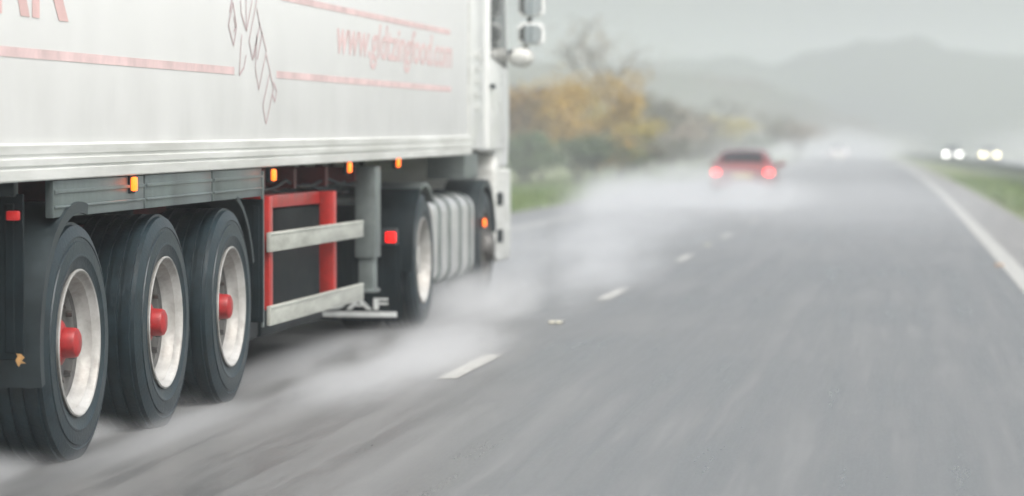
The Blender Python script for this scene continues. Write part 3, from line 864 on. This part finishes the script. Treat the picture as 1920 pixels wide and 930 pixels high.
T(1215, 138, 165, 130, 'drab', 'grey-brown thinning tree right of the yellow-green one', 1700, .4, 15)
T(1265, 152, 205, 130, 'brown', 'round russet brown tree in the middle of the verge row', 2800, 0, 16)
T(1318, 175, 190, 120, 'drab', 'dull bare-topped tree behind the roof of the red car and left of it', 1500, .4, 17)
T(1372, 205, 218, 110, 'yellow', 'small yellow tree directly above the red car', 2200, 0, 18)
T(1432, 235, 208, 120, 'drab', 'hazy grey tree right of the small yellow one', 1600, .3, 19)
T(1490, 268, 228, 110, 'brown', 'faintest brown tree at the far right end of the verge row', 1500, .2, 20)
T(905, 104, 160, 170, 'brown', 'brown tree screened by the lorry cab', 2200, 0, 21)
B(1085, 106, 212, 210, 'orange', 'wide low ochre shrub filling in below the bright orange tree', 3200, 41)
B(1018, 104, 248, 140, 'green', 'dark green shrub at the foot of the orange trees beside the cab', 2600, 31)
B(975, 101, 258, 90, 'green', 'low green shrub touching the lorry cab in view', 1500, 32)
B(1105, 106, 258, 150, 'green', 'green shrub under the middle of the bright orange tree', 2600, 33)
B(1165, 112, 258, 150, 'drab', 'dull brown shrub under the yellow-green tree', 2400, 34)
B(1225, 130, 258, 120, 'drab', 'dull shrub between the yellow-green and russet trees', 1700, 35)
B(1285, 146, 258, 110, 'drab', 'dull shrub at the foot of the russet tree', 1600, 36)
B(1340, 172, 258, 100, 'drab', 'misty dull shrub left of the red car', 1400, 37)
B(1400, 200, 258, 90, 'green', 'misty green shrub behind the red car', 1200, 38)

# ------------------------------------------------------------------ spray and haze (real participating media)
def spray_mat(name, dens, nscale, lo=.40, hi=.72, st=(1, 1, 1)):
    m = bpy.data.materials.new(name); n, l = nodes_of(m)
    n.remove(n['Principled BSDF'])
    v = n.new('ShaderNodeVolumePrincipled'); v.inputs['Color'].default_value = (0.96, 0.975, 0.985, 1)
    v.inputs['Anisotropy'].default_value = 0.2
    out = n['Material Output']; l.new(v.outputs['Volume'], out.inputs['Volume'])
    tc = n.new('ShaderNodeTexCoord')
    ln = n.new('ShaderNodeVectorMath'); ln.operation = 'LENGTH'; l.new(tc.outputs['Object'], ln.inputs[0])
    mr = n.new('ShaderNodeMapRange'); mr.interpolation_type = 'SMOOTHERSTEP'
    mr.inputs['From Min'].default_value = 1.0; mr.inputs['From Max'].default_value = 0.15
    l.new(ln.outputs['Value'], mr.inputs['Value'])
    g_ = n.new('ShaderNodeNewGeometry')
    mp = n.new('ShaderNodeMapping'); mp.inputs['Scale'].default_value = st
    l.new(g_.outputs['Position'], mp.inputs['Vector'])
    z = n.new('ShaderNodeTexNoise'); z.inputs['Scale'].default_value = nscale; z.inputs['Detail'].default_value = 3
    l.new(mp.outputs['Vector'], z.inputs['Vector'])
    m2 = n.new('ShaderNodeMapRange'); m2.inputs['From Min'].default_value = lo; m2.inputs['From Max'].default_value = hi
    l.new(z.outputs['Fac'], m2.inputs['Value'])
    a = n.new('ShaderNodeMath'); a.operation = 'MULTIPLY'; l.new(mr.outputs['Result'], a.inputs[0]); l.new(m2.outputs['Result'], a.inputs[1])
    c = n.new('ShaderNodeMath'); c.operation = 'MULTIPLY'; l.new(a.outputs[0], c.inputs[0]); c.inputs[1].default_value = dens
    l.new(c.outputs[0], v.inputs['Density'])
    return m
def spray(c, half, dens, nscale, st=(1, .35, 1.2), lo=.30, hi=.72):
    me = bpy.data.meshes.new('spray'); bm = bmesh.new()
    bmesh.ops.create_icosphere(bm, subdivisions=3, radius=1.0); bm.to_mesh(me); bm.free()
    me.materials.append(spray_mat('spray_mist', dens, nscale, lo, hi, st))
    o = bpy.data.objects.new('spray', me); COL.objects.link(o); o.location = c; o.scale = half
    return tag(o, kind='stuff')
W = dict(st=(1.4, .16, 1.6), lo=.37, hi=.70)
spray((-3.3, 17.8, 0.0), (0.95, 5.8, 0.22), 3.4, 1.5, **W)            # off the drive wheels
spray((-3.6, 24.2, 0.0), (1.2, 3.8, 0.50), 1.8, 1.3, **W)
spray((-3.4, 29.5, 0.05), (1.3, 6.0, 0.75), 0.7, 1.1, **W)             # off the steer wheels
spray((-5.0, 13.2, 0.0), (1.38, 4.6, 0.30), 4.5, 1.6, **W)              # under the trailer wheels
spray((-4.3, 13.0, 0.0), (1.25, 4.8, 0.13), 8.0, 1.8, **W)
spray((-4.4, 42.0, 0.10), (2.1, 14.0, 0.7), 0.22, .8, **W)
spray((-5.0, 67.0, 0.10), (3.8, 15.5, 1.15), 0.48, .6, **W)            # the red car's wake
spray((-11.0, 118.0, 1.0), (8.0, 60.0, 5.0), 0.015, .12)          # mist drifting over the verge
spray((-2.0, 62.0, 0.1), (6.0, 42.0, 0.9), 0.06, .2)
spray((-5.6, 155.0, 0.4), (9.5, 75.0, 2.2), 0.018, .15)
spray((-9.0, 390.0, 0.8), (16.0, 85.0, 4.6), 0.05, .1)
spray((9.5, 225.0, 0.6), (7.0, 125.0, 3.6), 0.014, .12)           # opposite carriageway

hz = MB(); hz.box(-420, 420, -60, 1250, -1.0, 46.0)
hm = bpy.data.materials.new('haze_air'); n, l = nodes_of(hm); n.remove(n['Principled BSDF'])
v = n.new('ShaderNodeVolumePrincipled'); v.inputs['Color'].default_value = (0.935, 0.975, 0.985, 1)
v.inputs['Density'].default_value = 0.0019; v.inputs['Anisotropy'].default_value = 0.25
l.new(v.outputs['Volume'], n['Material Output'].inputs['Volume'])
tag(hz.build('haze', hm, smooth=False), kind='stuff')

# ------------------------------------------------------------------ camera
cam = bpy.data.cameras.new('camera'); co = bpy.data.objects.new('camera', cam); COL.objects.link(co)
cam.sensor_width = 36; cam.lens = F / 1920 * 36
co.location = (0, 0, CAM_H)
co.rotation_euler = (PI / 2 - PITCH, 0, YAW)
cam.clip_start = 0.1; cam.clip_end = 5000
cam.dof.use_dof = True; cam.dof.focus_distance = 13.8; cam.dof.aperture_fstop = 1.8
S.camera = co

# ------------------------------------------------------------------ light
EL, AZ = math.radians(55), math.radians(138)     # bright part of the cloud: behind us, to the right
w = bpy.data.worlds.new('World'); S.world = w; w.use_nodes = True
n, l = w.node_tree.nodes, w.node_tree.links
sky = n.new('ShaderNodeTexSky'); sky.sky_type = 'NISHITA'; sky.sun_disc = False
sky.sun_elevation = EL; sky.sun_rotation = AZ; sky.air_density = 1.0; sky.dust_density = 6.0; sky.ozone_density = 1.0
hs = n.new('ShaderNodeHueSaturation'); hs.inputs['Saturation'].default_value = 0.45
l.new(sky.outputs['Color'], hs.inputs['Color']); l.new(hs.outputs['Color'], n['Background'].inputs['Color'])
n['Background'].inputs['Strength'].default_value = 0.12
sun = bpy.data.lights.new('sun', 'SUN'); sun.energy = 1.0; sun.angle = math.radians(40); sun.color = (1.0, 0.98, 0.95)
so = bpy.data.objects.new('sun', sun); COL.objects.link(so)
# sky azimuth is measured clockwise from +Y
d = Vector((math.sin(AZ) * math.cos(EL), math.cos(AZ) * math.cos(EL), math.sin(EL)))
so.rotation_euler = d.to_track_quat('Z', 'Y').to_euler()

S.view_settings.view_transform = 'Standard'; S.view_settings.look = 'None'
S.view_settings.exposure = 0.92; S.view_settings.gamma = 1.0; S.view_settings.use_curve_mapping = False
S.render.engine = 'CYCLES'
cy = S.cycles
cy.use_denoising = True
cy.max_bounces = 8; cy.diffuse_bounces = 3; cy.glossy_bounces = 3; cy.transmission_bounces = 2; cy.volume_bounces = 3; cy.transparent_max_bounces = 8
cy.volume_step_rate = 0.6; cy.volume_max_steps = 160
cy.sample_clamp_indirect = 6
